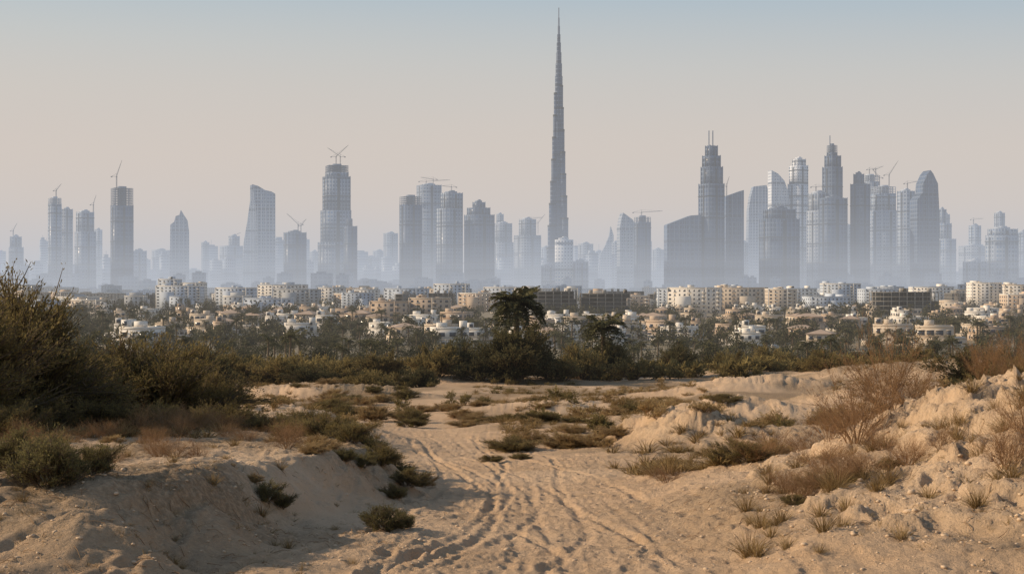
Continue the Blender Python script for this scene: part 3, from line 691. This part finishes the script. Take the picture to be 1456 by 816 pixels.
T = tower; sk = 'skyscraper'
T(sk, 4600, [(13, 32, 337), (11, 35, 352), (8, 43, 377)], M_glassL, .4); crane(19, 337, 4600, 8, 12, 1.1)
T(sk, 4300, [(68, 88, 282)], M_glassL, .6, openframe=18); crane(80, 280, 4300, 8, 12, .9)
T(sk, 4500, [(86, 105, 298)], M_conc, .3)
T(sk, 4200, [(108, 134, 302), (106, 137, 330)], M_glassL, .7); crane(133, 300, 4200, 8, 14, 1.3)
T(sk, 5600, [(134, 146, 327)], M_white, .4)
T(sk, 3700, [(157, 190, 268)], M_glassD, .55, openframe=45, aspect=.8); crane(166, 266, 3700, 14, 24, 1.25)
T(sk, 4300, [(186, 210, 357)], M_glassL, .3)
T(sk, 5800, [(215, 243, 356)], M_conc, .5)
outline_tower(sk, 4500, [(242, 412), (268, 412), (268, 330), (266, 314), (261, 306), (257, 299), (255, 306), (250, 308), (248, 316), (243, 320)], M_glassL, 40, .25)
T(sk, 6000, [(286, 298, 345)], M_conc, .4); T(sk, 5400, [(325, 341, 336), (312, 346, 350)], M_glassL, .6); crane(330, 345, 5400, 8, 14, .4)
outline_tower(sk, 4500, [(367, 412), (391, 412), (391, 276), (386, 273), (377, 271), (367, 265), (359, 263), (362, 280), (365, 300), (366.5, 330)], M_glassL, 42, .15)
outline_tower(sk, 4540, [(345, 412), (366, 412), (366, 270), (359, 263.5), (356, 264), (356, 285), (352, 315), (347, 345)], M_white, 30, .15)
T(sk, 4000, [(403, 436, 331)], M_glassD, .45, aspect=.8); crane(424, 328, 4000, 8, 22, .75, .3, -1); crane(428, 328, 4000, 6, 12, .9)
T(sk, 5900, [(440, 454, 358)], M_conc)
T(sk, 4100, [(462, 496, 236), (458, 499, 252), (455, 500, 300), (451, 502, 345)], M_glassL, .35, aspect=.8, openframe=20, frame=M_steel); crane(478, 232, 4100, 8, 24, .75); crane(484, 232, 4100, 8, 22, .6, .3, -1)
T(sk, 3900, [(493, 501, 312), (489, 508, 322)], M_glassD, .5, top='pyr')
T(sk, 5900, [(545, 566, 332)], M_conc, .4); T(sk, 6000, [(512, 540, 366)], M_conc, .2); T(sk, 6300, [(530, 548, 357)], M_glassL, .5)
T(sk, 3900, [(568, 600, 280)], M_glassD, .5, openframe=22, aspect=.8)
T(sk, 4700, [(592, 628, 264)], M_glassL, .35); crane(606, 264, 4700, 5, 34, .06); crane(616, 264, 4700, 8, 18, .15, .3, -1)
T(sk, 4000, [(626, 658, 275), (620, 658, 297)], M_glassL, .6, frame=M_steel); crane(642, 272, 4000, 5, 14, .1, .5, -1)
T(sk, 3900, [(672, 690, 288), (664, 697, 296), (660, 703, 306)], M_glassD, .5)
T(sk, 5200, [(703, 728, 318), (700, 730, 345)], M_conc, .4); T(sk, 5000, [(738, 762, 312), (731, 769, 335)], M_conc, .5); crane(752, 318, 5000, 6, 20, .1); crane(765, 330, 5000, 12, 16, .9)
T(sk, 5900, [(706, 716, 305)], M_conc, .2); T(sk, 6100, [(769, 783, 352)], M_glassL)
T('hotel_tower', 3650, [(789, 815, 341)], M_white, .15, aspect=.5, frame=M_white, fins=False)
T(sk, 3700, [(770, 792, 378)], M_conc, .2); T(sk, 5300, [(822, 843, 347)], M_conc, .4)
T(sk, 3650, [(815, 836, 372)], M_glassL, .2)
outline_tower(sk, 5600, [(848, 412), (872, 412), (872, 335), (868, 322), (866, 335), (860, 350), (853, 362)], M_conc, 40)
T(sk, 5300, [(870, 880, 345)], M_conc)
outline_tower(sk, 4400, [(879, 412), (901, 412), (901, 322), (898, 313), (884, 303), (881, 312), (879, 325)], M_conc, 36, .2)
T(sk, 4100, [(902, 925, 309)], M_glassD, .5, openframe=14); crane(912, 308, 4100, 5, 30, .06, .4)
T(sk, 5900, [(926, 944, 355)], M_conc)
outline_tower(sk, 3500, [(946, 412), (995, 412), (995, 306), (980, 307), (946, 320)], M_glassD, 40, .1)
T(sk, 3500, [(1003, 1020, 208), (999, 1024, 222), (997, 1027, 238), (994, 1029, 262)], M_glassD, .45, ant=[(1008, 215, 186), (1013.5, 215, 186)], top='none')
outline_tower(sk, 3600, [(1029, 412), (1055, 412), (1055, 271), (1029, 280)], M_glassD, 40, .1)
crane(1033, 280, 3600, 14, 14, 1.3)
outline_tower(sk, 5300, [(1061, 412), (1098, 412), (1098, 300), (1092, 275), (1088, 264), (1070, 266), (1066, 280), (1063, 300)], M_glassL, 50)
outline_tower(sk, 4300, [(1093, 412), (1121, 412), (1121, 290), (1119, 275), (1113, 258), (1104, 248), (1094, 243), (1094, 300)], M_white, 34, .15)
T(sk, 3400, [(1086, 1130, 298), (1081, 1135, 312)], M_glassD, .3, aspect=.7); crane(1110, 300, 3400, 5, 24, .1)
T(sk, 4300, [(1127, 1145, 227), (1123, 1148, 236), (1121, 1148, 262)], M_white, .45, frame=M_white)
T(sk, 3900, [(1150, 1178, 275), (1148, 1182, 300)], M_conc, .5); crane(1160, 272, 3900, 5, 24, .1)
T(sk, 3900, [(1176, 1190, 207), (1173, 1195, 222), (1170, 1197, 238)], M_glassD, .5, ant=[(1180, 210, 193)], openframe=20)
T(sk, 3850, [(1166, 1204, 282)], M_glassD, .35, aspect=.6)
T(sk, 3900, [(1214, 1228, 248), (1210, 1236, 262)], M_glassD, .5); T(sk, 4800, [(1224, 1250, 250)], M_conc, .5, openframe=20); crane(1236, 250, 4800, 8, 12, .1); crane(1245, 250, 4800, 8, 12, .4)
T(sk, 4300, [(1240, 1272, 266), (1237, 1277, 300)], M_glassL, .4, openframe=20); crane(1264, 262, 4300, 12, 24, 1.0); crane(1250, 262, 4300, 8, 16, .9, .3, -1)
T(sk, 4200, [(1276, 1300, 272)], M_glassL, .6); crane(1290, 268, 4200, 6, 16, .2)
outline_tower(sk, 3800, [(1298, 412), (1331, 412), (1331, 300), (1329, 262), (1322, 248), (1318, 243), (1313, 249), (1307, 262), (1306, 275), (1298, 285)], M_glassD, 42, .2)
T(sk, 4600, [(1333, 1345, 298), (1331, 1352, 318), (1330, 1358, 340)], M_glassL, .5)
T(sk, 5200, [(1378, 1394, 321)], M_glassL, .5); crane(1384, 318, 5200, 5, 14, .1)
T(sk, 3700, [(1406, 1445, 326), (1403, 1446, 335)], M_glassL, .25, aspect=.6); T(sk, 5600, [(1414, 1428, 303)], M_conc)
T(sk, 5000, [(1366, 1402, 350)], M_conc, .3); T(sk, 4800, [(1447, 1462, 330)], M_glassL)
T(sk, 3600, [(1372, 1400, 372)], M_conc, .2); T(sk, 5700, [(1340, 1350, 305)], M_conc)
T(sk, 4900, [(1200, 1212, 322)], M_conc); T(sk, 5000, [(1052, 1064, 345)], M_conc, .3)
r = random.Random(5); hz = MB()
px = -30
while px < 1500:
    d = r.uniform(4800, 6800); w = r.uniform(9, 22); ht = r.choice([r.uniform(372, 395), r.uniform(355, 385), r.uniform(340, 372)]) if not (270 < px < 300) else 385
    w_ = w/F*d; X0 = fx(px, d); z = fz(ht, d); a = r.uniform(.1, .8); m = MB()
    m.box(-w_*.38, w_*.38, -w_*.38, w_*.38, -1, z); m.box(-w_*.25, w_*.2, -w_*.2, w_*.2, z, z+r.uniform(3, 12))
    if r.random() >= .4: m.bar((0, 0, z), (0, 0, z+r.uniform(14, 30)), .8)
    hz.merge(m, (X0, d, 0), a)
    px += r.uniform(5, 12)
obj('distant_skyline', hz.mesh('distant_skyline', [M_glassL]))
lo = MB(); r = random.Random(6)
for i in range(260):
    d = r.uniform(3250, 4300); x = r.uniform(-.4, .4)*d; w = r.uniform(15, 50); h = r.choice([18, 24, 30, 40, 55])*r.uniform(.8, 1.2); m = MB()
    m.box(-w/2, w/2, -12, 12, -1, h); m.box(-w/4, w/5, -5, 5, h, h+4); lo.merge(m, (x, d, 0), r.uniform(-.4, .4))
obj('distant_city_blocks', lo.mesh('distant_city_blocks', [M_conc]))

def spire():
    d = 4095; m = MB(); X0 = fx(794.5, d)
    Ls = lambda z: float(np.interp(z, [0, 60, 164, 244, 325, 447, 550, 629, 680], [52, 40, 34, 29, 24.5, 19, 15, 11.5, 9.5]))
    tops = np.linspace(75, 625, 27)
    for w in range(3):
        ang = math.radians([200, 320, 80][w]); ca, sa = math.cos(ang), math.sin(ang)
        prev = -1
        for j in range(9):
            zt = float(tops[j*3+w]); L_ = Ls((prev+zt)/2 if j else 20); hw = max(4.5, 10.5-.55*j)
            pts = [(0, -hw), (L_-hw, -hw)]+[(L_-hw+hw*math.sin(t), -hw*math.cos(t)) for t in np.linspace(.3, math.pi-.3, 6)]+[(L_-hw, hw), (0, hw)]
            P = [(p[0]*ca-p[1]*sa, p[0]*sa+p[1]*ca) for p in pts]
            m.prism(P, max(prev, -1)-0.0, zt, 0)
            P2 = [(p[0]*1.02, p[1]*1.02) for p in P]; m.prism(P2, zt-4, zt+1.5, 2)
            prev = zt+.01
    def ring(r, n=12): return [(r*math.cos(i*2*math.pi/n), r*math.sin(i*2*math.pi/n)) for i in range(n)]
    for (z0, z1, r_) in ((-1, 300, 15), (300, 500, 13.5), (500, 632, 11), (632, 668, 9.4), (668, 700, 7.8), (700, 728, 6.2), (728, 752, 4.8), (752, 776, 3.4), (776, 800, 2.3), (800, 829, 1.4)):
        m.prism(ring(r_), z0, z1, 0 if z1 < 760 else 1)
    for z in (160, 295, 420, 540, 600): m.prism(ring(Ls(z)*.55), z, z+6, 2)
    m.box(-62, 62, -45, -10, -1, 18, 0); m.box(-40, 50, -44, -12, 18, 30, 0)
    obj('spire_skyscraper', m.mesh('spire_skyscraper', [M_khal, M_steel, M_dark]), (X0, d, 0), 0)
spire()

# ------------------------------------------------------------ haze (absorbing volume layers, scattered light put in as emission)
def lin(c): return tuple(((v/255)/12.92 if v/255 < .04045 else ((v/255+.055)/1.055)**2.4) for v in c)
def haze_glow(name, x0, x1, y0, y1, z0, z1, sig, col):
    m, nt, out = newmat(name+'_air')
    a = N(nt, 'ShaderNodeVolumeAbsorption'); a.inputs['Color'].default_value = (0, 0, 0, 1); a.inputs['Density'].default_value = sig
    e = N(nt, 'ShaderNodeEmission'); e.inputs['Color'].default_value = (*col, 1); e.inputs['Strength'].default_value = sig  # the air glows by itself in place of scattered sunlight
    ad = N(nt, 'ShaderNodeAddShader'); nt.links.new(a.outputs[0], ad.inputs[0]); nt.links.new(e.outputs[0], ad.inputs[1]); nt.links.new(ad.outputs[0], out.inputs['Volume'])
    b = MB(); b.box(x0, x1, y0, y1, z0, z1); obj(name, b.mesh(name, [m]))
low = lin((190, 198, 211)); mid_ = lin((186, 195, 209)); hi = lin((184, 192, 204)); warm = lin((226, 206, 187))
for (z0, z1, s, c) in ((-5, 50, 5.2e-4, low), (50, 90, 4.4e-4, low), (90, 140, 3.0e-4, mid_), (140, 200, 1.9e-4, mid_), (200, 300, 1.2e-4, mid_), (300, 900, 6.5e-5, hi)):
    haze_glow('haze_glow_bank', -6000, 6000, 1900, 6900, z0+.25, z1-.25, s, c)
haze_glow('warm_glow_bank', -6000, 6000, 6901, 14000, -5, 1400, 1.6e-4, warm)  # warm glowing volume, tints the low sky behind the towers
haze_glow('haze_glow', -6000, 6000, 60, 1899, -5, 400, 1.1e-4, lin((196, 190, 184)))

# ------------------------------------------------------------ light, sky
SUN_AZ = -82; SUN_EL = 25
az = math.radians(SUN_AZ); el = math.radians(SUN_EL)
from mathutils import Vector
sd = Vector((math.sin(az)*math.cos(el), math.cos(az)*math.cos(el), math.sin(el)))
sun = bpy.data.lights.new('sun', 'SUN'); sun.energy = 5.0; sun.angle = math.radians(.7); sun.color = (1, .80, .57)
so = bpy.data.objects.new('sun', sun); scene.collection.objects.link(so); so.rotation_euler = sd.to_track_quat('Z', 'Y').to_euler(); so.location = (-100, 50, 100)
w = bpy.data.worlds.new('World'); scene.world = w; w.use_nodes = True; nt = w.node_tree; nt.nodes.clear()
out = N(nt, 'ShaderNodeOutputWorld'); bg = N(nt, 'ShaderNodeBackground'); bg.inputs['Strength'].default_value = .1
sky = N(nt, 'ShaderNodeTexSky'); sky.sky_type = 'NISHITA'; sky.sun_disc = False; sky.sun_elevation = el; sky.sun_rotation = az % (2*math.pi); sky.dust_density = 5; sky.air_density = 1.0
tc = N(nt, 'ShaderNodeTexCoord'); sp = N(nt, 'ShaderNodeSeparateXYZ'); nt.links.new(tc.outputs['Generated'], sp.inputs[0])
rp = N(nt, 'ShaderNodeValToRGB'); zc = mth(nt, 'ADD', sp.outputs[2], mth(nt, 'MULTIPLY', sp.outputs[0], .05), clamp=True); nt.links.new(zc, rp.inputs[0])
stops = [(0, (234, 210, 188)), (.06, (230, 212, 194)), (.11, (217, 211, 200)), (.155, (200, 207, 206)), (.2, (178, 197, 208)), (.4, (146, 166, 188)), (1, (98, 126, 164))]
cr = rp.color_ramp
for i, (p, c) in enumerate(stops):
    e = cr.elements[i] if i < 2 else cr.elements.new(p)
    e.position = p; e.color = (*lin(c), 1)
sc = mixc(nt, 1.0, rp.outputs[0], (10, 10, 10), 'MULTIPLY')
cc = mixc(nt, .88, sky.outputs[0], sc)
nt.links.new(cc, bg.inputs[0]); nt.links.new(bg.outputs[0], out.inputs[0])

cam = bpy.data.cameras.new('camera'); cam.lens = 50; cam.sensor_width = 36; cam.clip_end = 40000; cam.clip_start = .1
co = bpy.data.objects.new('camera', cam); scene.collection.objects.link(co); co.location = (0, 0, CAMZ); co.rotation_euler = (math.radians(90), 0, 0)
scene.camera = co
scene.view_settings.view_transform = 'Standard'; scene.view_settings.look = 'None'; scene.view_settings.exposure = 0
print('OBJS', len(scene.objects))
